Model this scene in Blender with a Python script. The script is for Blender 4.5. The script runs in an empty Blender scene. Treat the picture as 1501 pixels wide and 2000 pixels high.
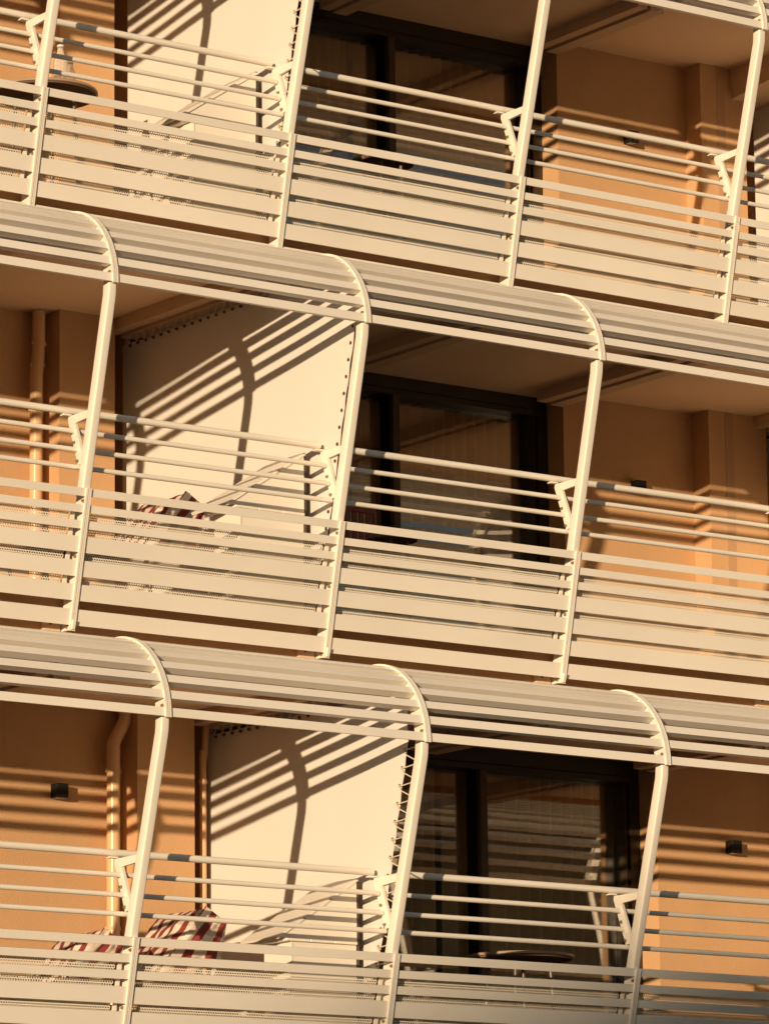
import bpy, math, random
from mathutils import Vector, Matrix
random.seed(4)
S = 2.0                       # one bay = 2 m; all plans below are in bays
scene = bpy.context.scene

# ------------------------------------------------------------------ camera
YAW, PITCH, ROLL = math.radians(36.08918541), math.radians(11.25078759), math.radians(-0.61857571)
fwd = Vector((math.sin(YAW)*math.cos(PITCH), math.cos(YAW)*math.cos(PITCH), math.sin(PITCH)))
rt = Vector((math.cos(YAW), -math.sin(YAW), 0)); up = rt.cross(fwd)
r2 = math.cos(ROLL)*rt + math.sin(ROLL)*up; u2 = -math.sin(ROLL)*rt + math.cos(ROLL)*up
cd = bpy.data.cameras.new('camera'); cam = bpy.data.objects.new('camera', cd)
scene.collection.objects.link(cam); scene.camera = cam
M = Matrix((r2, u2, -fwd)).transposed().to_4x4()
M.translation = Vector((-7.744304, -11.399005, -2.551087))*S
cam.matrix_world = M
cd.sensor_fit = 'HORIZONTAL'; cd.sensor_width = 36; cd.lens = 36*8970.9/1501
cd.clip_start = 0.5; cd.clip_end = 5000

# ------------------------------------------------------------------ light
SUN = Vector((-0.98, -0.67, 0.101)).normalized()      # towards the sun
elev = math.asin(SUN.z); azim = math.atan2(SUN.x, SUN.y)
w = bpy.data.worlds.new('World'); scene.world = w; w.use_nodes = True
nt = w.node_tree; nt.nodes.clear()
sky = nt.nodes.new('ShaderNodeTexSky'); sky.sky_type = 'NISHITA'; sky.sun_disc = False
sky.sun_elevation = elev; sky.sun_rotation = azim; sky.air_density = 1.0; sky.dust_density = 0.5; sky.ozone_density = 1.8
bg = nt.nodes.new('ShaderNodeBackground'); bg.inputs['Strength'].default_value = 0.10
wo = nt.nodes.new('ShaderNodeOutputWorld')
nt.links.new(sky.outputs[0], bg.inputs[0]); nt.links.new(bg.outputs[0], wo.inputs[0])
sl = bpy.data.lights.new('sun', 'SUN'); sl.energy = 5.0; sl.angle = math.radians(0.5); sl.color = (1.0, 0.74, 0.47)
so = bpy.data.objects.new('sun', sl); scene.collection.objects.link(so)
so.rotation_euler = SUN.to_track_quat('Z', 'Y').to_euler()
scene.view_settings.view_transform = 'Standard'; scene.view_settings.look = 'None'
scene.view_settings.exposure = 0.10; scene.view_settings.gamma = 1.0
scene.render.engine = 'CYCLES'
try:
    scene.cycles.max_bounces = 10; scene.cycles.transparent_max_bounces = 16
except Exception: pass

# ------------------------------------------------------------------ materials
def mat(name, col, rough=0.5, bump=0.0, bscale=60.0, var=0.04, vscale=3.0, spec=0.5, metal=0.0, streak=0.0, rnd=0.0):
    m = bpy.data.materials.new(name); m.use_nodes = True
    n = m.node_tree.nodes; l = m.node_tree.links; b = n['Principled BSDF']
    b.inputs['Roughness'].default_value = rough; b.inputs['Metallic'].default_value = metal
    b.inputs['Specular IOR Level'].default_value = spec
    tc = n.new('ShaderNodeTexCoord')
    nz = n.new('ShaderNodeTexNoise'); nz.inputs['Scale'].default_value = vscale; nz.inputs['Detail'].default_value = 6
    l.new(tc.outputs['Object'], nz.inputs['Vector'])
    mr = n.new('ShaderNodeMapRange'); mr.inputs['From Min'].default_value = 0.3; mr.inputs['From Max'].default_value = 0.7
    mr.inputs['To Min'].default_value = 1-var; mr.inputs['To Max'].default_value = 1+var
    l.new(nz.outputs['Fac'], mr.inputs['Value'])
    hs = n.new('ShaderNodeHueSaturation'); hs.inputs['Color'].default_value = (*col, 1)
    last = mr.outputs['Result']
    if rnd:
        oi = n.new('ShaderNodeObjectInfo'); m5 = n.new('ShaderNodeMapRange'); m5.inputs['To Min'].default_value = 1-rnd; m5.inputs['To Max'].default_value = 1+rnd
        l.new(oi.outputs['Random'], m5.inputs['Value']); m6 = n.new('ShaderNodeMath'); m6.operation = 'MULTIPLY'
        l.new(last, m6.inputs[0]); l.new(m5.outputs['Result'], m6.inputs[1]); last = m6.outputs[0]
    if streak:
        mp = n.new('ShaderNodeMapping'); mp.inputs['Scale'].default_value = (7, 7, 0.5)
        n2 = n.new('ShaderNodeTexNoise'); n2.inputs['Scale'].default_value = 3; n2.inputs['Detail'].default_value = 5
        l.new(tc.outputs['Object'], mp.inputs['Vector']); l.new(mp.outputs[0], n2.inputs['Vector'])
        m2 = n.new('ShaderNodeMapRange'); m2.inputs['From Min'].default_value = 0.45; m2.inputs['From Max'].default_value = 0.8
        m2.inputs['To Min'].default_value = 1.0; m2.inputs['To Max'].default_value = 1-streak
        l.new(n2.outputs['Fac'], m2.inputs['Value'])
        mu = n.new('ShaderNodeMath'); mu.operation = 'MULTIPLY'; l.new(last, mu.inputs[0]); l.new(m2.outputs['Result'], mu.inputs[1]); last = mu.outputs[0]
    l.new(last, hs.inputs['Value']); l.new(hs.outputs[0], b.inputs['Base Color'])
    if bump:
        n3 = n.new('ShaderNodeTexNoise'); n3.inputs['Scale'].default_value = bscale; n3.inputs['Detail'].default_value = 4
        l.new(tc.outputs['Object'], n3.inputs['Vector'])
        bp = n.new('ShaderNodeBump'); bp.inputs['Strength'].default_value = bump; bp.inputs['Distance'].default_value = 0.01
        l.new(n3.outputs['Fac'], bp.inputs['Height']); l.new(bp.outputs[0], b.inputs['Normal'])
    return m
CREAM = mat('cream_paint', (0.79, 0.74, 0.655), 0.36, 0.02, 260, 0.03, 1.6, 0.45, rnd=0.03)
RAILM = mat('cream_rail_paint', (0.80, 0.75, 0.66), 0.33, 0.02, 200, 0.03, 4.0, 0.5)
FABRIC = mat('cream_canvas', (0.67, 0.64, 0.60), 0.8, 0.08, 500, 0.02, 1.2, 0.2)
STUCCO = mat('terracotta_render', (0.59, 0.36, 0.19), 0.9, 0.5, 120, 0.08, 0.9, 0.2, streak=0.03)
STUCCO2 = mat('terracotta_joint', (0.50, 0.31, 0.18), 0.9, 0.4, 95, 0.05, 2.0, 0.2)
PLASTER = mat('cream_plaster', (0.86, 0.63, 0.42), 0.9, 0.12, 60, 0.03, 1.0, 0.2)
BEAMM = mat('beam_plaster', (0.72, 0.51, 0.335), 0.85, 0.1, 60, 0.03, 1.0, 0.2)
PIPEM = mat('tan_pipe', (0.70, 0.44, 0.24), 0.28, 0.0, 1, 0.03, 4.0, 0.5)
DARKF = mat('dark_bronze_frame', (0.045, 0.03, 0.018), 0.4, 0.0, 1, 0.1, 5.0, 0.4)
BROWNF = mat('brown_frame', (0.09, 0.055, 0.03), 0.4, 0.0, 1, 0.1, 5.0, 0.4)
BLACKM = mat('black_lamp', (0.012, 0.011, 0.009), 0.55, 0.0, 1, 0.1, 5.0, 0.2)
STEEL = mat('bolt_steel', (0.45, 0.36, 0.26), 0.35, 0.0, 1, 0.1, 20.0, 0.5, metal=0.8)
EYE = mat('brass_eyelet', (0.16, 0.09, 0.045), 0.4, 0.0, 1, 0.1, 20.0, 0.5, metal=0.5)
ROPE = mat('cream_cord', (0.60, 0.50, 0.38), 0.8, 0.1, 400, 0.1, 30.0, 0.2)
DARKGAP = mat('dark_gap', (0.012, 0.008, 0.006), 0.9, 0, 1, 0.05, 2, 0.2)  # near-black, puts the shade of slots and grooves into the colour
CURT = mat('beige_curtain', (0.92, 0.72, 0.50), 0.9, 0.05, 300, 0.05, 6.0, 0.1)
ROOM = mat('room_paint', (0.55, 0.42, 0.30), 0.9, 0, 1, 0.05, 1, 0.2)
TABU = mat('table_underside', (0.14, 0.08, 0.045), 0.7, 0.05, 80, 0.1, 8.0, 0.2)  # dark tone carries the shade below the table top
TABM = mat('table_laminate', (0.34, 0.24, 0.17), 0.5, 0.05, 80, 0.1, 8.0, 0.4)
TLEG = mat('table_leg_metal', (0.10, 0.07, 0.05), 0.4, 0, 1, 0.05, 4, 0.5)
WOODM = mat('red_brown_wood', (0.30, 0.08, 0.035), 0.45, 0.1, 60, 0.2, 9.0, 0.4)
GROUNDM = mat('pale_paving', (0.11, 0.095, 0.075), 0.9, 0.2, 5, 0.15, 0.3, 0.2)
HOUSEM = mat('shading_house_render', (0.50, 0.42, 0.32), 0.9, 0.1, 20, 0.05, 1, 0.2)
ROOFM = mat('shading_house_tiles', (0.30, 0.14, 0.09), 0.8, 0.2, 12, 0.15, 2, 0.2)

def glass_mat():
    m = bpy.data.materials.new('window_glass'); m.use_nodes = True
    n = m.node_tree.nodes; l = m.node_tree.links; n.clear()
    o = n.new('ShaderNodeOutputMaterial'); mx = n.new('ShaderNodeMixShader')
    tr = n.new('ShaderNodeBsdfTransparent'); tr.inputs[0].default_value = (0.93, 0.90, 0.85, 1)
    gl = n.new('ShaderNodeBsdfGlossy'); gl.inputs['Roughness'].default_value = 0.004; gl.inputs[0].default_value = (1, 1, 1, 1)
    fr = n.new('ShaderNodeFresnel'); fr.inputs['IOR'].default_value = 1.5
    ma = n.new('ShaderNodeMath'); ma.operation = 'MULTIPLY_ADD'; ma.inputs[1].default_value = 1.7; ma.inputs[2].default_value = 0.03; ma.use_clamp = True
    tc = n.new('ShaderNodeTexCoord'); nz = n.new('ShaderNodeTexNoise'); nz.inputs['Scale'].default_value = 1.1
    bp = n.new('ShaderNodeBump'); bp.inputs['Strength'].default_value = 0.05; bp.inputs['Distance'].default_value = 0.02
    l.new(tc.outputs['Object'], nz.inputs['Vector']); l.new(nz.outputs['Fac'], bp.inputs['Height']); l.new(bp.outputs[0], gl.inputs['Normal'])
    l.new(fr.outputs[0], ma.inputs[0]); l.new(ma.outputs[0], mx.inputs[0]); l.new(tr.outputs[0], mx.inputs[1]); l.new(gl.outputs[0], mx.inputs[2])
    l.new(mx.outputs[0], o.inputs[0]); return m
GLASS = glass_mat()
def clear_glass():
    m = bpy.data.materials.new('bottle_glass'); m.use_nodes = True; b = m.node_tree.nodes['Principled BSDF']
    b.inputs['Base Color'].default_value = (0.86, 0.84, 0.78, 1); b.inputs['Transmission Weight'].default_value = 0.7
    b.inputs['Roughness'].default_value = 0.12; b.inputs['IOR'].default_value = 1.3; return m
BOTTLE = clear_glass()

def perf_mat():
    m = bpy.data.materials.new('perforated_sheet'); m.use_nodes = True
    n = m.node_tree.nodes; l = m.node_tree.links; b = n['Principled BSDF']
    b.inputs['Base Color'].default_value = (0.80, 0.75, 0.65, 1); b.inputs['Roughness'].default_value = 0.45
    uv = n.new('ShaderNodeUVMap'); sp = n.new('ShaderNodeSeparateXYZ'); l.new(uv.outputs[0], sp.inputs[0])
    def mth(op, a, bb=None, c=None):
        k = n.new('ShaderNodeMath'); k.operation = op
        for i, v in enumerate((a, bb, c)):
            if v is None: continue
            if isinstance(v, (int, float)): k.inputs[i].default_value = v
            else: l.new(v, k.inputs[i])
        return k.outputs[0]
    row = mth('FLOOR', sp.outputs[1]); half = mth('MULTIPLY', mth('MODULO', row, 2.0), 0.5)
    fx = mth('SUBTRACT', mth('FRACT', mth('ADD', sp.outputs[0], half)), 0.5)
    fy = mth('MULTIPLY', mth('SUBTRACT', mth('FRACT', sp.outputs[1]), 0.5), 0.866)
    d = mth('SQRT', mth('ADD', mth('MULTIPLY', fx, fx), mth('MULTIPLY', fy, fy)))
    hole = mth('GREATER_THAN', d, 0.32)
    l.new(hole, b.inputs['Alpha']); return m
PERF = perf_mat()
def gingham():
    m = bpy.data.materials.new('red_white_check'); m.use_nodes = True
    n = m.node_tree.nodes; l = m.node_tree.links; b = n['Principled BSDF']; b.inputs['Roughness'].default_value = 0.85
    uv = n.new('ShaderNodeUVMap'); sp = n.new('ShaderNodeSeparateXYZ'); l.new(uv.outputs[0], sp.inputs[0])
    def st(o):
        f = n.new('ShaderNodeMath'); f.operation = 'FRACT'; l.new(o, f.inputs[0])
        g = n.new('ShaderNodeMath'); g.operation = 'GREATER_THAN'; g.inputs[1].default_value = 0.52; l.new(f.outputs[0], g.inputs[0]); return g.outputs[0]
    mx = n.new('ShaderNodeMix'); mx.data_type = 'RGBA'
    l.new(st(sp.outputs[0]), mx.inputs['Factor'])
    mx.inputs['A'].default_value = (0.74, 0.66, 0.55, 1); mx.inputs['B'].default_value = (0.25, 0.04, 0.032, 1)
    m2 = n.new('ShaderNodeMix'); m2.data_type = 'RGBA'; m2.blend_type = 'MULTIPLY'
    v = st(sp.outputs[1]); k = n.new('ShaderNodeMath'); k.operation = 'MULTIPLY'; k.inputs[1].default_value = 0.42; l.new(v, k.inputs[0])
    l.new(k.outputs[0], m2.inputs['Factor']); l.new(mx.outputs['Result'], m2.inputs['A']); m2.inputs['B'].default_value = (0.45, 0.30, 0.28, 1)
    l.new(m2.outputs['Result'], b.inputs['Base Color']); return m
CHECK = gingham()

# ------------------------------------------------------------------ mesh helper (plan units -> metres)
COL = scene.collection
class MB:
    def __init__(s): s.v = []; s.f = []; s.uv = {}
    def add(s, vs, fs):
        o = len(s.v); s.v += [tuple(v) for v in vs]; s.f += [tuple(i+o for i in f) for f in fs]; return s
    def box(s, x0, x1, y0, y1, z0, z1):
        vs = [(x0,y0,z0),(x1,y0,z0),(x1,y1,z0),(x0,y1,z0),(x0,y0,z1),(x1,y0,z1),(x1,y1,z1),(x0,y1,z1)]
        return s.add(vs, [(0,3,2,1),(4,5,6,7),(0,1,5,4),(1,2,6,5),(2,3,7,6),(3,0,4,7)])
    def prism_x(s, poly, x0, x1):          # poly of (y,z)
        n = len(poly); vs = [(x0,y,z) for y,z in poly]+[(x1,y,z) for y,z in poly]
        return s.add(vs, [tuple(range(n-1,-1,-1)), tuple(range(n,2*n))]+[(i,(i+1)%n,(i+1)%n+n,i+n) for i in range(n)])
    def prism_y(s, poly, y0, y1):          # poly of (x,z)
        n = len(poly); vs = [(x,y0,z) for x,z in poly]+[(x,y1,z) for x,z in poly]
        return s.add(vs, [tuple(range(n)), tuple(range(2*n-1,n-1,-1))]+[((i+1)%n,i,i+n,(i+1)%n+n) for i in range(n)])
    def sweep(s, rings, closed=True):
        n = len(rings[0]); vs = [p for r in rings for p in r]; fs = []
        for j in range(len(rings)-1):
            for i in range(n):
                a, b = j*n+i, j*n+(i+1)%n; fs.append((a, b, b+n, a+n))
        fs += [tuple(range(n-1,-1,-1)), tuple(range((len(rings)-1)*n, len(rings)*n))]
        return s.add(vs, fs)
    def tube(s, pts, r, n=12):
        pts = [Vector(p) for p in pts]; rings = []
        prev = None
        for i, p in enumerate(pts):
            t = (pts[min(i+1,len(pts)-1)]-pts[max(i-1,0)]).normalized()
            a = t.cross(Vector((0,0,1))) if abs(t.z) < 0.95 else t.cross(Vector((0,1,0)))
            if prev is not None: a = prev - t*prev.dot(t)
            a.normalize(); prev = a; b = t.cross(a)
            rr = r[i] if isinstance(r, (list, tuple)) else r
            rings.append([tuple(p+rr*(math.cos(q)*a+math.sin(q)*b)) for q in [2*math.pi*k/n for k in range(n)]])
        return s.sweep(rings)
    def lathe(s, prof, c, n=24):           # prof (r,z)
        rings = [[(c[0]+r*math.cos(2*math.pi*k/n), c[1]+r*math.sin(2*math.pi*k/n), c[2]+z) for k in range(n)] for r, z in prof]
        return s.sweep(rings)
    def build(s, name, m, parent=None, smooth=False, base=(0,0,0), uvs=None, bevel=0):
        me = bpy.data.meshes.new(name)
        me.from_pydata([((x-base[0])*S, (y-base[1])*S, (z-base[2])*S) for x,y,z in s.v], [], s.f)
        import bmesh
        bm = bmesh.new(); bm.from_mesh(me)
        if not uvs: bmesh.ops.recalc_face_normals(bm, faces=bm.faces)
        if bevel:
            bmesh.ops.bevel(bm, geom=[e for e in bm.edges if len(e.link_faces) == 2 and e.calc_face_angle(0) > 0.6], offset=bevel*S, segments=1, affect='EDGES')
        bm.to_mesh(me); bm.free()
        if uvs:
            ul = me.uv_layers.new(name='UVMap')
            for lp in me.loops: ul.data[lp.index].uv = uvs[lp.vertex_index]
        me.materials.append(m)
        if smooth:
            for p in me.polygons: p.use_smooth = True
            try: me.set_sharp_from_angle(angle=math.radians(35))
            except Exception: pass
        o = bpy.data.objects.new(name, me); COL.objects.link(o)
        if parent: o.parent = parent
        return o
def thing(name, label, cat, loc=(0,0,0), group=None):
    o = bpy.data.objects.new(name, None); COL.objects.link(o); o.empty_display_size = 0.1
    o.location = Vector(loc)*S; return tag(o, label, cat, group)
def tag(o, label, cat, group=None):
    o['label'] = label; o['category'] = cat
    if group: o['group'] = group
    return o
def dup(root, loc, label, group=None):
    r = root.copy(); COL.objects.link(r); r.location = Vector(loc)*S; r['label'] = label
    if group: r['group'] = group
    for ch in root.children:
        c = ch.copy(); COL.objects.link(c); c.parent = r
        for g in ch.children:
            d = g.copy(); COL.objects.link(d); d.parent = c
    return r

# ------------------------------------------------------------------ rows (1 top, 2 middle, 3 bottom)
DZ = {0: 2.812, 1: 1.4066, 2: 0.0, 3: -1.4700}
DY = {0: 0.546, 1: 0.2732, 2: 0.0, 3: -0.2807}
WY = {1: 2.216-0.0168, 2: 2.216, 3: 2.216-0.5377}
XO = {1: -0.014, 2: 0.0, 3: -0.020}
AD = {1: (-0.0263, 0.0242), 2: (0.0, 0.0), 3: (-0.0242, 0.0180)}
CEIL = {1: 1.366, 2: 1.358, 3: 1.335}
ROWN = {1: 'top', 2: 'middle', 3: 'bottom'}
ORD = ['first', 'second', 'third', 'fourth', 'fifth']
KMIN, KMAX = -3, 5
KV = {1: (0, 3), 2: (0, 2), 3: (0, 2)}       # posts seen in the photograph
ZT = 0.411
def outer(row):
    """outer profile: function of arc-length-like list [(y,z,ny,nz)], from bottom to slab."""
    ay, az = AD[row]; R = 0.285; cy, cz = 0.965+ay, 1.060+az
    th0 = -0.17
    p1 = (cy-R*math.cos(th0), cz+R*math.sin(th0))
    p0 = (0.834, ZT)
    return cy, cz, R, th0, p0, p1
def line_y(z, row=2):                         # apron line, y for z<=ZT
    return 0.836 + (ZT-z)*0.226
TA = math.atan(0.226)

def apron_n(z):                               # outward normal frame of apron: inward dir and along (down) dir
    inn = (math.cos(TA), math.sin(TA)*1.0)    # inward & up
    return inn
def slat_poly(y, z0, z1, depth):
    """parallelogram section between heights z1(top) and z0, outer face on the apron line"""
    yt, yb = line_y(z1), line_y(z0)
    iy, iz = math.cos(TA)*depth, math.sin(TA)*depth
    return [(yb, z0), (yb+iy, z0+iz), (yt+iy, z1+iz), (yt, z1)]
def arc_pt(row, th, n=0.0):
    cy, cz, R, th0, p0, p1 = outer(row)
    return (cy-(R-n)*math.cos(th), cz+(R-n)*math.sin(th))
def path_pts(row, n, lo, hi):
    """profile offset inward by n, from z=lo on the apron/post line to arc angle hi"""
    cy, cz, R, th0, p0, p1 = outer(row)
    pts = []
    if lo is not None:
        iy, iz = math.cos(TA), math.sin(TA)
        pts.append((line_y(lo)+n*iy, lo+n*iz))
    return pts
SLATS = [(0.3848,0.4112),(0.3335,0.3583),(0.2828,0.3087),(0.2085,0.2596),(0.1329,0.184),(0.0569,0.1084),(-0.0211,0.0302)]

def where_post(row, k):
    a, b = KV[row]
    if k < a: return 'curved cream balcony post beyond the left edge of the photo, %s row' % ROWN[row]
    if k > b: return 'curved cream balcony post beyond the right edge of the photo, %s row' % ROWN[row]
    extra = ''
    if row != 1 or True:
        ex = {(1,0): 'beside the glass bottles', (1,1): 'canvas screen laced to it', (1,2): 'at the right end of the dark window', (1,3): 'nearest the right edge',
              (2,0): 'in front of the downpipe wall', (2,1): 'canvas screen fixed to it', (2,2): 'in front of the window corner',
              (3,0): 'beside the bent downpipe', (3,1): 'canvas screen laced to it with cord', (3,2): 'half in shade before the window corner'}[(row, k)]
    return '%s curved cream post from left, %s row, %s' % (ORD[k-a], ROWN[row], ex)

def make_post(row):
    root = thing('balcony_post', '', 'balcony post')
    cy, cz, R, th0, p0, p1 = outer(row)
    iy, iz = math.cos(TA), math.sin(TA)
    # column: rounded box swept from behind the top slat up into the arch
    hx = 0.0155; ring = []
    dirs = []
    lowz = ZT-0.03
    stations = [((line_y(lowz), lowz), TA), (p0, TA)]
    for i in range(1, 5):
        t = i/5; stations.append(((p0[0]+(p1[0]-p0[0])*t, p0[1]+(p1[1]-p0[1])*t), math.atan2(p0[0]-p1[0], p1[1]-p0[1])))
    for i in range(0, 8):
        th = th0 + (0.02-th0)*i/7
        stations.append(((cy-R*math.cos(th), cz+R*math.sin(th)), -th))
    rings = []
    for (py, pz), a in stations:
        iny, inz = math.cos(a), math.sin(a)
        r = []
        n0, n1, c = 0.012, 0.049, 0.004
        cr = 0.0058
        sec = [(-hx+cr-cr*math.cos(q), n0+cr-cr*math.sin(q)) for q in [math.pi/2*j/6 for j in range(7)]]+[(hx-cr+cr*math.sin(q), n0+cr-cr*math.cos(q)) for q in [math.pi/2*j/6 for j in range(7)]]
        sec += [(hx, n1-c), (hx-c*0.3, n1-c*0.3), (hx-c, n1), (-hx+c, n1), (-hx+c*0.3, n1-c*0.3), (-hx, n1-c)]
        for x, nn in sec: r.append((x, py+iny*nn, pz+inz*nn))
        rings.append(r)
    MB().sweep(rings).build('column', CREAM, root, smooth=True)
    # rib plates
    def plate(pts_out, angs, name, n0, n1, x0, x1, m=CREAM, cap=None):
        rings = []
        for (py, pz), a in zip(pts_out, angs):
            iny, inz = math.cos(a), math.sin(a)
            if cap is None: sec = [(x0, n0), (x1, n0), (x1, n1), (x0, n1)]
            else: sec = cap
            rings.append([(x, py+iny*nn, pz+inz*nn) for x, nn in sec])
        return MB().sweep(rings).build(name, m, root, smooth=False)
    zb = -0.038
    lp = [(line_y(zb), zb), (line_y(0.2), 0.2), (line_y(ZT), ZT)]; la = [TA]*3
    aa = [math.pi/2*i/28 for i in range(0, 29)]
    ap = [(cy-R*math.cos(t), cz+R*math.sin(t)) for t in aa]; aan = [-t for t in aa]
    yend = 0.99 + (DY[row-1]-DY[row] if row > 1 else 0.2732)
    ap2 = ap + [(yend, cz+R)]; aan2 = aan + [-math.pi/2]
    plate(lp, la, 'rib_plate', 0.0, 0.058, -0.0055, 0.0055)
    plate(ap2, aan2, 'arch_rib_plate', 0.0, 0.058, -0.0055, 0.0055)
    cap = [(-.0105,.001),(-.0105,-.0065),(-.0030,-.0065),(-.0022,-.0030),(-.0008,-.0030),(0,-.0058),(.0042,-.0058),(.0048,-.0035),(.0058,-.0035),(.0064,-.0058),(.0105,-.0058),(.0105,.001)]
    plate(lp, la, 'cover_strip', 0, 0, 0, 0, CREAM, cap)
    plate(ap2, aan2, 'arch_cover_strip', 0, 0, 0, 0, CREAM, cap)
    for xx in (-0.0016, 0.0052):
        plate(lp, la, 'groove_shade', -0.0042, -0.002, xx-0.0006, xx+0.0006, DARKGAP)  # thin dark line painting the shade inside the groove
        plate(ap2, aan2, 'groove_shade', -0.0042, -0.002, xx-0.0006, xx+0.0006, DARKGAP)
    # foot lug to the slab edge, bracket of the handrail
    MB().prism_x([(0.925,-0.035),(1.003,-0.035),(1.003,-0.006),(0.915,-0.006)], -0.0054, 0.0054).build('foot_lug', CREAM, root)
    br = [(0.80,0.668),(0.957,0.667),(0.960,0.655),(0.8986,0.4955),(0.868,0.50),(0.876,0.538),(0.9174,0.639),(0.80,0.6465)]
    oy = -0.006
    MB().prism_x([(y+oy, z) for y, z in br], -0.005, 0.005).build('rail_bracket', CREAM, root)
    MB().box(-0.030, 0.0, 0.939, 0.962, 0.6685, 0.6735).build('rail_saddle', CREAM, root)
    for (y, z) in ((0.70+AD[row][0], 1.099+AD[row][1]), (0.857,0.373), (0.904,0.198), (0.955,-0.024), (0.913,0.575), (0.893,0.51)):
        x0 = -0.0055 if (z > 0.9 or z < 0.4) else -0.005
        b = MB()
        b.tube([(x0, y, z), (x0-0.0018, y, z)], 0.0062, 14)
        b.tube([(x0-0.0018, y, z), (x0-0.006, y, z)], 0.0046, 6)
        b.tube([(x0-0.006, y, z), (x0-0.0085, y, z)], 0.0022, 8)
        b.build('bolt', STEEL, root)
    # fixing angle to slab
    f = MB(); f.box(-0.075, -0.012, 0.985, 1.003, -0.052, 0.02); f.build('fixing_angle', BEAMM, root)
    for zz in (-0.012, 0.006): MB().tube([(-0.05, 0.985, zz), (-0.05, 0.981, zz)], 0.004, 10).build('anchor_bolt', DARKF, root)
    return root

def bay_pos(row, k):
    a, b = {1: (-1, 3), 2: (-1, 2), 3: (-1, 2)}[row]
    if k < a: return 'beyond the left edge of the photo, %s row' % ROWN[row]
    if k > b: return 'beyond the right edge of the photo, %s row' % ROWN[row]
    if k == -1: return 'cut by the left edge of the photo, %s row' % ROWN[row]
    nxt = {0: 'first and second', 1: 'second and third', 2: 'third and fourth', 3: 'fourth and fifth'}[k]
    if k == KV[row][1]: return 'right of the last post, cut by the right edge, %s row' % ROWN[row]
    return 'between the %s post on the %s row' % (nxt, ROWN[row])

def make_apron():
    root = thing('balustrade_panel', '', 'balustrade')
    x0, x1 = 0.0075, 1-0.0075
    for i, (a, b) in enumerate(SLATS):
        d = 0.016 if i != 0 else 0.012
        MB().prism_x(slat_poly(0, a, b, d), x0, x1).build('slat', CREAM, root, bevel=0.0008)
    n = 0.029; iy, iz = math.cos(TA)*n, math.sin(TA)*n
    xa, xb = 0.012, 1-0.046; za, zb = 0.086, 0.352
    m = MB(); uvs = []
    L = (zb-za)/math.cos(TA)
    for x in (xa, xb):
        for z, s in ((za, 0), (zb, L)):
            m.v.append((x, line_y(z)+iy, z+iz)); uvs.append((x/0.0092, s/0.0080))
    m.f.append((0, 2, 3, 1))
    m.build('perforated_sheet', PERF, root, uvs=uvs)
    c = MB()
    for xx in (xb+0.010,):
        pl = [(line_y(za)+iy, za+iz), (line_y(za)+iy*1.25, za+iz), (line_y(zb)+iy*1.25, zb+iz), (line_y(zb)+iy, zb+iz)]
        c.prism_x([(y-0.002, z) for y, z in pl], xx, xx+0.013)
    c.build('edge_angle', CREAM, root)
    return root

def make_louvre(row):
    root = thing('louvre_canopy', '', 'canopy')
    cy, cz, R, th0, p0, p1 = outer(row)
    x0, x1 = 0.0075, 1-0.0075; D = 0.032; w_, pitch = 0.0285, 0.0585
    smax = R*math.pi/2; s = 0.003
    yend = 0.985 + (DY[row-1]-DY[row] if row > 1 else 0.2732)
    while s < smax + (yend-cy) - w_:
        def P(ss, n):
            if ss <= smax:
                th = ss/R; return (cy-(R-n)*math.cos(th), cz+(R-n)*math.sin(th))
            return (cy+(ss-smax), cz+R-n)
        a, b = P(s, 0), P(s+w_, 0)
        # flat faced slat, square to its own chord
        dy, dz = b[0]-a[0], b[1]-a[1]; L = math.hypot(dy, dz); ny, nz = dz/L*D, -dy/L*D
        k_ = 0.20*D/L; poly = [a, (a[0]+ny+dy*k_, a[1]+nz+dz*k_), (b[0]+ny, b[1]+nz), b]     # trapezoid: narrower at the back
        MB().prism_x(poly, x0, x1).build('slat', CREAM, root, bevel=0.0008)
        s += pitch
    return root

POSTS = {}
for row in (1, 2, 3):
    src = make_post(row); first = True
    for k in range(KMIN, KMAX+1):
        loc = (k, DY[row], DZ[row]); lab = where_post(row, k); g = 'curved posts of the balcony fronts'
        if first: src.location = Vector(loc)*S; src['label'] = lab; src['group'] = g; first = False
        else: dup(src, loc, lab, g)
    lv = make_louvre(row); first = True
    for k in range(KMIN, KMAX):
        loc = (k, DY[row], DZ[row]); lab = 'curved cream louvre canopy %s' % bay_pos(row, k); g = 'louvre canopies over the balconies'
        if first: lv.location = Vector(loc)*S; lv['label'] = lab; lv['group'] = g; first = False
        else: dup(lv, loc, lab, g)
ap = make_apron(); first = True
for row in (1, 2, 3):
    for k in range(KMIN, KMAX):
        loc = (k, DY[row], DZ[row]); lab = 'slatted cream balustrade %s' % bay_pos(row, k); g = 'slatted balustrade panels'
        if first: ap.location = Vector(loc)*S; ap['label'] = lab; ap['group'] = g; first = False
        else: dup(ap, loc, lab, g)

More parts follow.
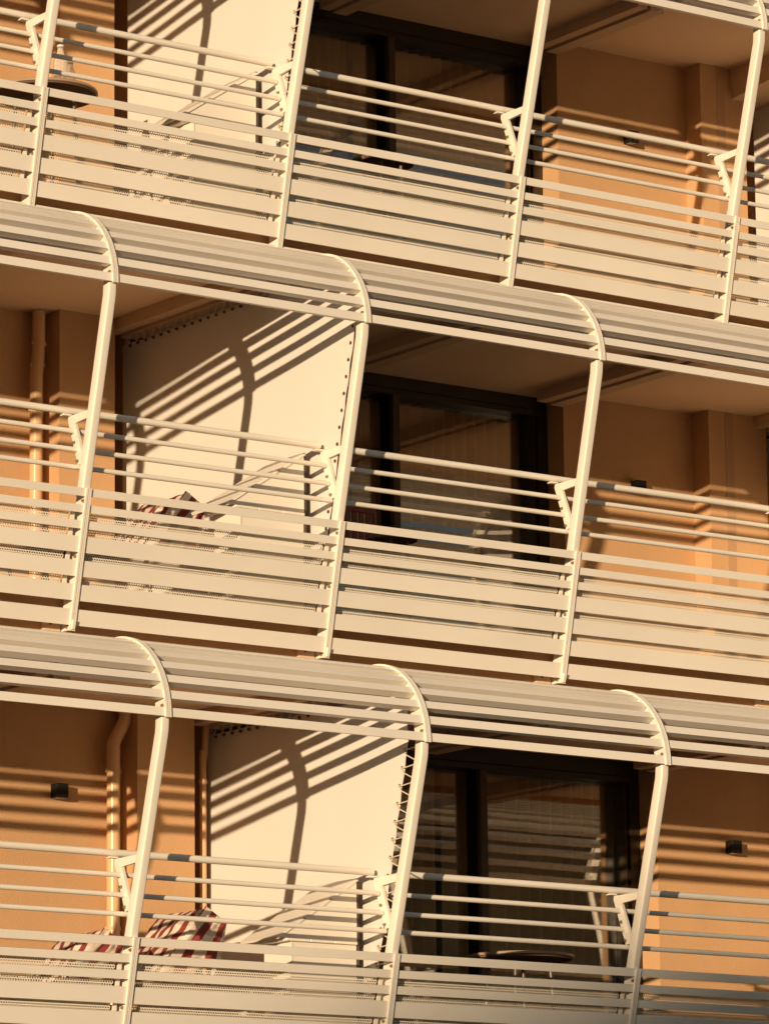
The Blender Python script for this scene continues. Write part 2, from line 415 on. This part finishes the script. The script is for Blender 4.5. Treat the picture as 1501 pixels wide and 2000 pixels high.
# handrails, one set per flat (three bays), stopping short of each canvas screen
def make_rail():
    root = thing('handrail', '', 'handrail')
    pts = [(0.9526-0.006, 0.6853, 0.0118, 0.03, 2.988), (0.9257-0.006, 0.6138, 0.0083, 0.004, 2.99), (0.9065-0.006, 0.5489, 0.0083, 0.004, 2.99), (0.8891-0.006, 0.4867, 0.0083, 0.004, 2.99)]
    for i, (y, z, r, a, b) in enumerate(pts):
        m = MB()
        if i == 0:
            xs = [a, a+0.002]+[a+(b-a)*q/12 for q in range(1, 12)]+[b-0.002, b]
            m.tube([(x, y, z) for x in xs], [r*0.85]+[r]*(len(xs)-2)+[r*0.85], 20)
        else: m.tube([(a, y, z), (b, y, z)], r, 18)
        m.build('top_rail' if i == 0 else 'rail', RAILM, root, smooth=True)
    return root
hr = make_rail(); first = True
for row in (1, 2, 3):
    for u in (-2, 1, 4):
        loc = (u, DY[row], DZ[row])
        lab = {-2: 'four pale round handrail tubes ending at the canvas screen, %s row', 1: 'four pale round handrail tubes running right from the canvas screen post, %s row', 4: 'four pale round handrail tubes of the flat beyond the right edge, %s row'}[u] % ROWN[row]
        if first: hr.location = Vector(loc)*S; hr['label'] = lab; hr['group'] = 'tubular handrails'; first = False
        else: dup(hr, loc, lab, 'tubular handrails')

# ------------------------------------------------------------------ the building
bld = thing('apartment_building', 'terracotta rendered apartment building with stepped rows of balconies', 'building')
X0, X1 = -5.0, 8.0
def bpart(name, mb, m, **k): return mb.build(name, m, bld, **k)
# floor slabs / ceilings
def slab(row_above, row_below):
    if row_above: zt = DZ[row_above]+0.045; yf = 1.004+DY[row_above]
    else: zt = DZ[1]+CEIL[1]+0.09; yf = 0.988+0.546
    zb = DZ[row_below]+CEIL[row_below] if row_below else DZ[3]-0.05
    bpart('floor_slab', MB().box(X0, X1, yf+0.012, 3.6, zb, zt), PLASTER)
    bpart('slab_edge', MB().box(X0, X1, yf, yf+0.0118, zb-0.022, zt+0.062), STUCCO)  # lower lip added to block sun leaking over the canopy crown
slab(None, 1); slab(1, 2); slab(2, 3); slab(3, None)
for row in (1, 2, 3):
    W = WY[row]; z0 = DZ[row]+0.02; z1 = DZ[row]+CEIL[row]+0.01; xo = XO[row]
    for u in (-5, -2, 1, 4):
        # unit starts at partition x=u
        wl = u+2.04+xo; wr = u+3.0
        c0, c1 = u+2.688+xo, (u+2.92+xo)
        if u == 1 and row == 2: c1 = u+2.985
        cd_ = 0.10
        MB().box(wl, c1-0.002, W, W+0.16, z0, z1).build('wall', STUCCO, bld)
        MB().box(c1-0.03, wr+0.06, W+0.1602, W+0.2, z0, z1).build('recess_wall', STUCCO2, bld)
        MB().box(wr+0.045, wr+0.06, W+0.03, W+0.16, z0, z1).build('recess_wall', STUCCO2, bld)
        c = MB().box(c0, c1, W-cd_, W-0.0005, z0, z1).build('pilaster', STUCCO, bld)
        if u == 1: MB().box(c0+0.083, c0+0.125, W-cd_-0.0015, W-cd_+0.01, z0, z1).build('joint_strip', STUCCO2, bld)
        # short wall left of the window (behind the screen)
        if u == -5: MB().box(u-0.04, u+0.06, W-0.0, W+0.16, z0, z1).build('wall', STUCCO, bld)
        # room behind
        rm = MB()
        rm.box(u+0.0, u+0.03, W+0.16, 3.55, z0, z1); rm.box(u+2.3, u+2.33, W+0.16, 3.55, z0, z1); rm.box(u, u+2.33, 3.5, 3.58, z0, z1)
        rm.build('room_wall', ROOM, bld)
        # window
        G = W+0.114; gz1 = DZ[row]+(1.287 if row != 3 else 1.255); gz0 = DZ[row]+0.10
        win = MB(); a, b = u+0.06, u+2.046+xo
        win.box(a, b, G-0.012, G+0.066, gz1, z1)                       # head
        win.box(b-0.052, b, G-0.014, G+0.066, z0, gz1+0.0005)             # right jamb outer
        win.box(b-0.068, b-0.060, G-0.004, G+0.066, z0, gz1)
        win.box(a, a+0.06, G-0.012, G+0.066, z0, gz1)
        win.box(a+0.06, b-0.069, G-0.010, G+0.05, z0, gz0)
        wo_ = win.build('window', DARKF, bld)
        MB().box(b-0.0605, b-0.0515, G+0.012, G+0.045, z0, gz1).build('shadow_gap', DARKGAP, wo_)
        mx = u+1.248+xo
        MB().box(mx+0.044, mx+0.0512, G+0.012, G+0.062, gz0, gz1).build('mullion', DARKGAP, wo_)  # near-black strip standing in for the dark recess beside the mullion
        MB().box(mx+0.051, mx+0.081, G-0.014, G+0.06, gz0, gz1).build('mullion', BROWNF, wo_)
        MB().box(a+0.06, b-0.1, G-0.013, G-0.009, gz1+0.02, gz1+0.024).build('head_trim', DARKGAP, wo_)
        MB().box(mx+0.075, b-0.062, G+0.052, G+0.056, gz0-0.005, gz1+0.02).build('pane', GLASS, wo_)
        MB().box(a+0.05, mx+0.048, G+0.060, G+0.064, gz0-0.005, gz1+0.02).build('pane', GLASS, wo_)
    for u in (-2, 1, 4, 7):
        # beam with slot at the screen line and at the window edge
        zc = DZ[row]+CEIL[row]
        yf = 1.00+(DY[row-1] if row > 1 else 0.546)
        for bx_ in (u-0.075, u-1.09, u-2.075):
            m = MB(); h = 0.045
            yi = W+0.05 if bx_ == u-2.075 else (W-0.004 if bx_ == u-1.09 else W-0.035)
            m.box(bx_+0.0, bx_+0.045, yf, yi, zc-h, zc+0.005)
            m.box(bx_+0.062, bx_+0.125, yf, yi, zc-h-0.006, zc-h+0.012)
            m.build('ceiling_beam', BEAMM, bld)
            MB().box(bx_+0.0452, bx_+0.08, yf, yi, zc-h+0.016, zc+0.004).build('beam_slot_shade', DARKGAP, bld)  # near-black filler standing in for the shade inside the slot
        if row == 1 and u == 4:
            yi = W-0.004
            MB().prism_x([(yi, zc-0.135), (yi, zc+0.004), (1.35, zc+0.004), (1.35, zc-0.05)], u-0.165, u+0.10).build('haunch', BEAMM, bld)
FLOORM = mat('balcony_tiles', (0.15, 0.10, 0.065), 0.7, 0.1, 30, 0.08, 3, 0.3)
for row in (1, 2, 3): bpart('floor_tiles', MB().box(X0, X1, 1.03+DY[row], WY[row]-0.001, DZ[row]+0.0452, DZ[row]+0.052), FLOORM)
# floors finish and lower wall and upper wall
bpart('parapet_wall', MB().box(X0, X1, 1.75, 1.95, DZ[1]+CEIL[1]+0.09, DZ[1]+CEIL[1]+1.5), STUCCO)
bpart('wall', MB().box(X0, X1, 0.85, 3.6, -3.36, DZ[3]-0.0505), STUCCO)
bpart('wall', MB().box(X0, X1, 3.6, 3.75, -3.36, DZ[1]+CEIL[1]+0.09), STUCCO)
for xx in (X0-0.1, X1): bpart('wall', MB().box(xx, xx+0.1, 2.0, 3.75, -3.36, DZ[1]+CEIL[1]+0.09), STUCCO)
for row in (1, 2, 3): bpart('wall', MB().box(X0-0.1, X0, 0.99+DY[row], 2.0, DZ[row]+0.02, DZ[row]+CEIL[row]), STUCCO)

# curtains
def curtain(row, u, x0, x1, lab):
    G = WY[row]+0.114; z0 = DZ[row]+0.06; z1 = DZ[row]+1.30; m = MB(); n = int((x1-x0)*420)
    ph = random.random()*6
    top = []
    for i in range(n+1):
        x = x0+(x1-x0)*i/n
        def yy(k): return G+0.160+0.028*math.sin(x*118+ph+1.1*math.sin(x*9+k))+0.005*math.sin(x*131+k*2)
        top.append((x, yy(0), z1)); 
    bot = []
    for i in range(n+1):
        x = x0+(x1-x0)*i/n
        bot.append((x+0.004*math.sin(x*30), G+0.160+0.030*math.sin(x*118+ph+1.1*math.sin(x*9+0.6))+0.005*math.sin(x*131+1.2), z0))
    m.v = top+bot; m.f = [(i, i+1, n+2+i, n+1+i) for i in range(n)]
    o = m.build('curtain', CURT, None, smooth=True)
    return tag(o, lab, 'curtain', 'curtains behind the windows')
for row in (1, 2, 3):
    curtain(row, 1, 2.24, 3.02, 'gathered beige curtain behind the wide right pane of the %s row window' % ROWN[row])
    curtain(row, 1, 1.10, 2.20 if row != 2 else 2.20, 'gathered beige curtain behind the narrow left pane of the %s row window' % ROWN[row])
    curtain(row, -2, -1.9, 0.02, 'gathered beige curtain of the flat beyond the left edge, %s row' % ROWN[row])

# wall lamps
def lamp(row, u, lab):
    x = u+2.389+XO[row]+(0.036 if u == -2 else 0); W = WY[row]; z = DZ[row]+1.026
    root = thing('wall_lamp', lab, 'wall lamp', (x, W, z), 'black cube wall lamps')
    MB().box(-0.023, 0.023, -0.045, -0.004, -0.024, 0.024).build('lamp_housing', BLACKM, root, bevel=0.001)
    MB().box(-0.015, 0.015, -0.037, -0.012, -0.0255, -0.0242).build('lamp_lens', BOTTLE, root)
    MB().box(-0.020, 0.020, -0.004, -0.0002, -0.02, 0.02).build('mounting_plate', BLACKM, root)
lamp(3, -2, 'black cube lamp on the rendered wall left of the bent downpipe')
lamp(3, 1, 'black cube lamp on the striped wall at the right edge, bottom row')
lamp(2, 1, 'black cube lamp behind the handrail on the middle row')
lamp(1, 1, 'black cube lamp behind the handrail on the top row')

# downpipes
def pipe(pts, r, lab, clamps, group='downpipes'):
    o = thing('downpipe', lab, 'downpipe', pts[0], group); b = pts[0]
    loc = [(p[0]-b[0], p[1]-b[1], p[2]-b[2]) for p in pts]
    MB().tube(loc, r, 24).build('pipe', PIPEM, o, smooth=True)
    for c in clamps:
        cx = min(pts, key=lambda p: abs(p[2]-c))
        m = MB(); m.tube([(cx[0]-b[0], cx[1]-b[1], c-b[2]-0.005), (cx[0]-b[0], cx[1]-b[1], c-b[2]+0.005)], r*1.08, 24)
        m.box(cx[0]-b[0]-r*1.3, cx[0]-b[0]+r*1.3, cx[1]-b[1]-0.004, cx[1]-b[1]+0.004, c-b[2]-0.006, c-b[2]+0.006)
        m.build('pipe_clamp', PIPEM, o)
    for c in []: pass
yw = WY[2]-0.05
pts = [(0.622, yw, 0.05), (0.622, yw, 0.62), (0.622, yw, 1.12), (0.626, yw, 1.16), (0.630, yw, 1.20), (0.632, yw, 1.25), (0.632, yw, 1.355)]
pipe(pts, 0.0228, 'straight tan downpipe on the middle row wall, by the left edge', [0.96+0.03, 1.155, 1.235, 0.3])
yw = WY[3]-0.05; zz = DZ[3]
def smoothpts(P, n=5):
    out = []
    for i in range(len(P)-1):
        p0 = Vector(P[max(i-1,0)]); p1 = Vector(P[i]); p2 = Vector(P[i+1]); p3 = Vector(P[min(i+2,len(P)-1)])
        for k in range(n):
            t = k/n
            out.append(tuple(0.5*((2*p1)+(p2-p0)*t+(2*p0-5*p1+4*p2-p3)*t*t+(3*p1-p0-3*p2+p3)*t**3)))
    out.append(P[-1]); return out
P = [(0.603, yw, zz+0.05), (0.603, yw, zz+0.5), (0.603, yw, -0.36), (0.603, yw, -0.285), (0.606, yw, -0.265), (0.628, yw, -0.226), (0.648, yw, -0.192), (0.651, yw, -0.172), (0.651, yw, zz+CEIL[3]-0.001)]
pipe(smoothpts(P), 0.0228, 'tan downpipe with a bend at its top, bottom row wall', [-0.365, -0.9])
P = [(0.968, yw, zz+0.05), (0.968, yw, -0.36), (0.968, yw, -0.32), (0.975, yw, -0.27), (0.98, yw, -0.2), (0.98, yw, zz+CEIL[3]-0.001)]
pipe(smoothpts(P), 0.012, 'thin tan downpipe in the slot beside the canvas screen, bottom row', [-0.375])

# canvas screens
def screen(row, u, lab):
    x = u+0.0092; dz = DZ[row]; dy = DY[row]; root = thing('privacy_screen', lab, 'canvas screen', (x, dy, dz), 'canvas privacy screens')
    yin = {1: 2.172-dy, 2: 2.202, 3: 1.660-dy}[row]; ztop = {1: 1.285, 2: 1.284, 3: 1.262}[row]
    off = {1: 0.020, 2: 0.020, 3: 0.036}[row]
    def ye(z): return 0.740+(1.088-z)*0.249+off
    zb = 0.13
    cyy, czz, RR = outer(row)[:3]
    def edge_y(z):
        if z < 1.06: return ye(z)
        r_ = RR-0.062; y_ = cyy-math.sqrt(max(0.0004, r_*r_-min(z-czz, r_*0.99)**2)) if z > czz else ye(z)
        return max(ye(min(z, 1.09)), y_)
    # canvas: gently waved sheet with hem
    ny, nz = 60, 50; m = MB()
    for side in (0, 1):
        for j in range(nz+1):
            z = zb+(ztop-zb)*j/nz; ya, yb = edge_y(z), yin
            for i in range(ny+1):
                t = i/ny; y = ya+(yb-ya)*t
                wv = (0.0026*math.sin(3.1*t*3.14+z*2.2)*math.sin(z*3.0+1)+0.0004*math.sin(t*23+z*9))*(1 if 0 < i < ny else 0.3)
                # scallop at lacing
                sc = 0.0025*math.cos(z*2*math.pi/0.105)*max(0, 1-t*14)
                m.v.append((side*0.0022+wv, y+sc, z))
    N = (ny+1)*(nz+1)
    for j in range(nz):
        for i in range(ny):
            a = j*(ny+1)+i; m.f.append((a, a+ny+1, a+ny+2, a+1)); m.f.append((N+a, N+a+1, N+a+ny+2, N+a+ny+1))
    for i in range(ny):
        m.f.append((i, i+1, N+i+1, N+i)); q = nz*(ny+1)+i; m.f.append((q, N+q, N+q+1, q+1))
    for j in range(nz):
        a = j*(ny+1); m.f.append((a, N+a, N+a+ny+1, a+ny+1)); b = a+ny; m.f.append((b, b+ny+1, N+b+ny+1, N+b))
    m.build('canvas', FABRIC, root, smooth=True)
    rope = MB(); z = 1.07
    step = 0.0555 if row != 3 else 0.057
    while z > 0.2:
        y = ye(z)+0.012; eyes = MB()
        for k in range(12):
            a0, a1 = 2*math.pi*k/12, 2*math.pi*(k+1)/12
            eyes.tube([(-0.002, y+0.0048*math.cos(a0), z+0.0048*math.sin(a0)), (-0.002, y+0.0048*math.cos(a1), z+0.0048*math.sin(a1))], 0.0017, 5)
        eyes.tube([(-0.0008, y, z), (-0.0016, y, z)], 0.0045, 10)
        eyes.build('eyelet', EYE, root)
        yp = ye(z)-0.045-off
        rope.tube([(-0.004, y, z), (-0.005, ye(z)-0.006, z-0.002), (-0.006, yp, z+0.004)], 0.0022, 6)
        rope.tube([(-0.004, y, z), (-0.005, ye(z-0.02)-0.006, z-0.018), (0.0, yp+0.020, z-step*0.82)], 0.0022, 6)
        z -= step
    if row != 2: rope.build('lacing_cord', ROPE, root)
    # top rail with hooks
    rl = MB(); rl.tube([(-0.012, 1.285, ztop+0.034), (-0.012, yin-0.045, ztop+0.034)], 0.0045, 10)
    rl.box(-0.035, 0.0, 1.285, yin-0.03, ztop+0.042, ztop+0.056)
    rl.build('top_track', BEAMM, root)
    y = yin-0.055; cd2 = MB()
    while y > 1.27:
        hk = MB()
        hk.tube([(-0.010, y, ztop-0.006), (-0.010, y-0.002, ztop-0.014), (-0.010, y-0.008, ztop-0.016), (-0.010, y-0.011, ztop-0.008)], 0.0024, 6)
        hk.tube([(-0.001, y, ztop-0.010), (-0.0035, y, ztop-0.010)], 0.0058, 10)
        cd2.tube([(-0.010, y, ztop-0.008), (-0.014, y-0.022, ztop+0.034)], 0.0020, 6)
        cd2.tube([(-0.010, y, ztop-0.008), (-0.008, y+0.022, ztop+0.034)], 0.0016, 6)
        hk.build('hook', EYE, root); y -= 0.0505
    cd2.build('hook_cord', ROPE, root)
for row in (1, 2, 3):
    screen(row, 1, {1: 'sunlit cream canvas screen laced to a post, cut by the top edge', 2: 'cream canvas screen hung on hooks under the middle row ceiling', 3: 'cream canvas screen laced with a cord zigzag, bottom row'}[row])
    screen(row, -2, 'cream canvas screen of the flat beyond the left edge, %s row' % ROWN[row])
    screen(row, 4, {1: 'cream canvas screen at the right edge of the photo, top row', 2: 'cream canvas screen hooked up at the right edge, middle row', 3: 'cream canvas screen beyond the right edge, bottom row'}[row])

# sloped-lid metal boxes standing against the screens
def cabinet(row, u, lab):
    root = thing('metal_cabinet', lab, 'cabinet', (u, DY[row], DZ[row]), 'cream boxes with sloping lids')
    yf = 1.009; D = 0.16
    MB().box(-0.29, -0.034, yf+0.004, yf+D, 0.05, 0.452).build('cabinet_body', CREAM, root)
    MB().box(-0.2925, -0.2885, yf+0.002, yf+0.007, 0.05, 0.452).build('corner_trim', CREAM, root)
    MB().prism_y([(-0.034, 0.463), (-0.335, 0.463), (-0.034, 0.6595)], yf, yf+D).build('gable_panel', CREAM, root)
    for i in range(3): MB().box(-0.318+i*0.0945, -0.226+i*0.0945+0.001*0, yf-0.008, yf+D, 0.4525, 0.4625).build('cap_strip', CREAM, root, bevel=0.001)
    # sloping lid in three lapped sheets
    a = (-0.028, 0.664); b = (-0.345, 0.455)
    for i in range(3):
        t0, t1 = i/3, (i+1)/3+(0.01 if i < 2 else 0)
        p = lambda t, n: (a[0]+(b[0]-a[0])*t-0.55*n, a[1]+(b[1]-a[1])*t+0.835*n)
        e = 0.0012*i
        MB().prism_y([p(t0, e), p(t1, e), p(t1, e+0.009), p(t0, e+0.009)], yf-0.004, yf+D+0.05).build('lid_sheet', CREAM, root)
    MB().box(-0.031, -0.020, yf+0.006, yf+D, 0.05, 0.66).build('end_gap_shade', BROWNF, root)  # brown strip standing in for the shade between box and screen
for row in (1, 2, 3): cabinet(row, 1, 'cream metal box with a sloping lid against the %s row canvas screen' % ROWN[row])

# checked cushions on loungers
def quad_cloth(root, name, corners, thick, uvr, nx=36, ny=30, bulge=0.028):
    """bilinear padded slab: corners bl, br, tr, tl"""
    bl, br, tr, tl = [Vector(c) for c in corners]; nrm = (br-bl).cross(tl-bl).normalized()
    m = MB(); uv = []
    for side in (1, -1):
        for j in range(ny+1):
            for i in range(nx+1):
                s_, t = i/nx, j/ny
                p = bl*(1-s_)*(1-t)+br*s_*(1-t)+tr*s_*t+tl*(1-s_)*t
                edge = min(1, 5*min(s_, 1-s_, t, 1-t))**0.5
                p = p+nrm*side*(thick*0.5*edge+0.0005)+nrm*bulge*edge*(0.14*math.sin(s_*9+t*3)+0.10*math.sin(s_*21-t*13+1)+0.07*math.sin(t*31+s_*7))
                m.v.append(tuple(p)); uv.append((uvr[0]*s_+0.12*math.sin(t*4), uvr[1]*t))
    N = (nx+1)*(ny+1)
    for j in range(ny):
        for i in range(nx):
            a = j*(nx+1)+i; m.f.append((a, a+1, a+nx+2, a+nx+1)); m.f.append((N+a, N+a+nx+1, N+a+nx+2, N+a+1))
    for i in range(nx): q = ny*(nx+1)+i; m.f.append((i, N+i, N+i+1, i+1)); m.f.append((q, q+1, N+q+1, N+q))
    for j in range(ny): a = j*(nx+1); b = a+nx; m.f.append((a, a+nx+1, N+a+nx+1, N+a)); m.f.append((b, N+b, N+b+nx+1, b+nx+1))
    return m.build(name, CHECK, root, smooth=True, uvs=uv)
def lounger(loc, lab, sc=1.0):
    """lounger with head raised; loc is the apex (near top corner) of the back cushion"""
    root = thing('lounger', lab, 'lounger', loc, 'loungers with checked cushions')
    # near top corner at origin; width inward (+y); back leans down to -x
    w2 = 0.26*sc
    A = (0, 0, 0); B = (-0.02, w2, 0.0); Cc = (-0.20*sc, w2, -0.215*sc); Dd = (-0.215*sc, 0.0, -0.215*sc)
    quad_cloth(root, 'back_cushion', [Dd, Cc, B, A], 0.03, (5.2, 2.2))
    quad_cloth(root, 'draped_towel', [(-0.215*sc, -0.006, -0.235*sc), (0.03*sc, -0.006, -0.185*sc), (0.062*sc, -0.004, -0.045*sc), (-0.02, -0.003, 0.006)], 0.012, (2.1, 2.4))
    quad_cloth(root, 'seat_cushion', [(-0.60*sc, 0, -0.235*sc), (-0.205*sc, 0, -0.235*sc), (-0.20*sc, w2, -0.235*sc), (-0.60*sc, w2, -0.235*sc)], 0.03, (6, 4.6))
    f = MB(); f.box(-0.62*sc, 0.05*sc, 0.004, 0.02, -0.275*sc, -0.258*sc); f.box(-0.62*sc, 0.05*sc, w2-0.02, w2-0.004, -0.275*sc, -0.258*sc)
    f.tube([(0.02*sc, 0.012, -0.05), (-0.18*sc, 0.012, -0.262*sc)], 0.006); f.build('frame', TLEG, root)
    for lx in (-0.56*sc, 0.0):
        for ly in (0.012, w2-0.012):
            MB().tube([(lx, ly, -0.265*sc), (lx, ly, -0.40*sc)], 0.007).build('leg', TLEG, root)
lounger((0.575, 1.0, -0.893), 'red and white checked lounger cushion raised beside the second screen, bottom row')
lounger((0.119, 0.9, -0.997), 'red and white checked lounger cushion beside the first post, bottom row', 0.92)
lounger((0.70, 1.3, 0.552), 'red and white checked lounger cushion peeping over the middle row balustrade')
lounger((-0.16, 1.25, 0.36), 'checked lounger behind the perforated sheet at the left edge, middle row', 0.9)

# tables, bottles, chair
def table(loc, R, H, lab):
    root = thing('round_table', lab, 'table', (loc[0], loc[1], loc[2]-H), 'round balcony tables')
    MB().lathe([(0.001, H-0.012), (R*0.97, H-0.012), (R, H-0.009), (R, H-0.003), (R*0.99, H), (0.001, H)], (0,0,0), 64).build('table_top', TABM, root, smooth=True)
    MB().lathe([(0.001, H-0.0165), (R*0.965, H-0.0165), (R*0.968, H-0.0121), (0.001, H-0.0121)], (0,0,0), 64).build('shaded_underside', TABU, root, smooth=True)  # added disc, its dark colour stands in for the shaded underside
    for i in range(4):
        a = math.pi/4+i*math.pi/2
        MB().tube([(R*0.55*math.cos(a), R*0.55*math.sin(a), H-0.012), (R*0.72*math.cos(a), R*0.72*math.sin(a), 0.0)], 0.007).build('leg', TLEG, root)
    r = MB(); r.tube([(R*0.62*math.cos(math.pi/4+i*math.pi/2), R*0.62*math.sin(math.pi/4+i*math.pi/2), H*0.35) for i in (0,1,2,3,0)], 0.005); r.build('stretcher', TLEG, root)
table((1.95, 1.14, -0.967), 0.19, 0.435, 'round brown table before the bottom row window')
table((0.364, 1.70, 2.006), 0.185, 0.54, 'round brown table carrying two glass bottles, top row')
table((1.743, 1.60, 1.951), 0.115, 0.49, 'small round table before the top row window')
table((1.62, 1.40, 0.515), 0.09, 0.46, 'small round table beside the slatted chair, middle row')
def bottle(loc, h, r, lab):
    root = thing('glass_bottle', lab, 'bottle', loc, 'glass bottles on the table')
    MB().lathe([(0.001,0),(r*0.95,0),(r,0.003),(r,h*0.52),(r*0.93,h*0.62),(r*0.55,h*0.80),(r*0.40,h*0.90),(r*0.40,h*0.955),(0.001,h*0.955)], (0,0,0), 28).build('bottle_body', BOTTLE, root, smooth=True)
    MB().lathe([(0.001,h*0.955),(r*0.5,h*0.955),(r*0.5,h),(0.001,h)], (0,0,0), 20).build('cap', mat('white_cap', (0.75,0.72,0.68), 0.5), root, smooth=True)
bottle((0.378, 1.62, 2.0065), 0.150, 0.025, 'taller pale glass bottle on the top row table')
bottle((0.445, 1.66, 2.0065), 0.110, 0.019, 'shorter glass bottle with white cap on the top row table')
def chair(loc):
    root = thing('slatted_chair', 'red brown slatted folding chair behind the second post, middle row', 'chair', loc)
    for i in range(6): MB().box(-0.085+i*0.03, -0.063+i*0.03, 0.0+i*0.0, 0.008, 0.22, 0.42).build('back_slat', WOODM, root, bevel=0.001)
    MB().box(-0.095, 0.105, -0.002, 0.010, 0.42, 0.445).build('back_rail', WOODM, root, bevel=0.002)
    MB().box(-0.095, 0.105, -0.002, 0.010, 0.205, 0.22).build('back_rail', WOODM, root, bevel=0.002)
    for sx in (-0.10, 0.105):
        MB().tube([(sx, 0.01, 0.44), (sx, -0.04, 0.0)], 0.007).build('leg', WOODM, root)
        MB().tube([(sx, -0.05, 0.22), (sx, 0.04, 0.0)], 0.007).build('leg', WOODM, root)
    MB().box(-0.10, 0.105, -0.16, 0.0, 0.195, 0.207).build('seat', WOODM, root, bevel=0.002)
chair((1.60, 1.62, 0.22))

# ------------------------------------------------------------------ ground and an unseen gabled house added to shade the lower right
g = MB().box(-400, 400, -400, 400, -3.40, -3.36).build('ground', GROUNDM); g['kind'] = 'structure'
hr_ = thing('shading_house', 'unseen tall gabled house behind the camera, added to shade the lower right', 'house')
d = Vector((SUN.x, SUN.y, 0)).normalized(); lat = Vector((-d.y, d.x, 0))
if lat.x < 0: lat = -lat
T = 70.0
org = Vector((1.0, 0.4, 0)) + d*T
ref = Vector((1.0, 0.4, 0))
drop = T*SUN.z/math.hypot(SUN.x, SUN.y)
def hp(s_, back, z):          # s_ lateral offset from post k=1 line
    p = org + lat*s_ + d*back; return (p.x, p.y, z)
sc_, hw, apex, slope = 0.72, 3.4, -0.70+drop, 0.76
eave = apex-hw*slope
vs = []
for back in (0, 4.0):
    vs += [hp(sc_-hw, back, -3.36), hp(sc_+hw, back, -3.36), hp(sc_+hw, back, eave), hp(sc_, back, apex), hp(sc_-hw, back, eave)]
MB().add(vs, [(0,1,2,3,4), (9,8,7,6,5), (0,5,6,1), (1,6,7,2), (2,7,8,3), (3,8,9,4), (4,9,5,0)]).build('house_wall', HOUSEM, hr_)
for sg in (-1, 1):
    vv = []
    for back in (-0.15, 4.15):
        vv += [hp(sc_, back, apex+0.002), hp(sc_+sg*(hw+0.1), back, eave-0.05+0.002), hp(sc_+sg*(hw+0.1), back, eave-0.05+0.05), hp(sc_, back, apex+0.05)]
    MB().add(vv, [(0,1,2,3), (7,6,5,4), (0,4,5,1), (1,5,6,2), (2,6,7,3), (3,7,4,0)]).build('roof', ROOFM, hr_)

# wooded hill added to darken the window reflections, otherwise unseen
hm = MB(); NR, NT = 8, 60; rr = random.Random(3)
ph_ = [rr.random()*6 for _ in range(6)]
for i in range(NT+1):
    t = i/NT; az = math.radians(-20+150*t)          # azimuth from -y towards +x
    dx, dy = math.sin(az), -math.cos(az)
    hgt = (14.8+1.6*math.sin(9*t+ph_[0])+0.8*math.sin(23*t+ph_[1])+0.35*math.sin(61*t+ph_[2]))*min(1, 4*t+0.05)
    for j in range(NR+1):
        f_ = j/NR; R_ = 34+22*f_
        hm.v.append((1+R_*dx, -6+R_*dy, -3.37+hgt*math.sin(f_*math.pi/2)+0.25*math.sin(i*1.7+j*2.3)))
for i in range(NT):
    for j in range(NR):
        a = i*(NR+1)+j; hm.f.append((a, a+1, a+NR+2, a+NR+1))
HILL = mat('added_hill_woods', (0.055, 0.048, 0.026), 0.95, 0.8, 1.5, 0.3, 0.25, 0.1)
ho = hm.build('added_hill', HILL, smooth=True); ho['kind'] = 'structure'
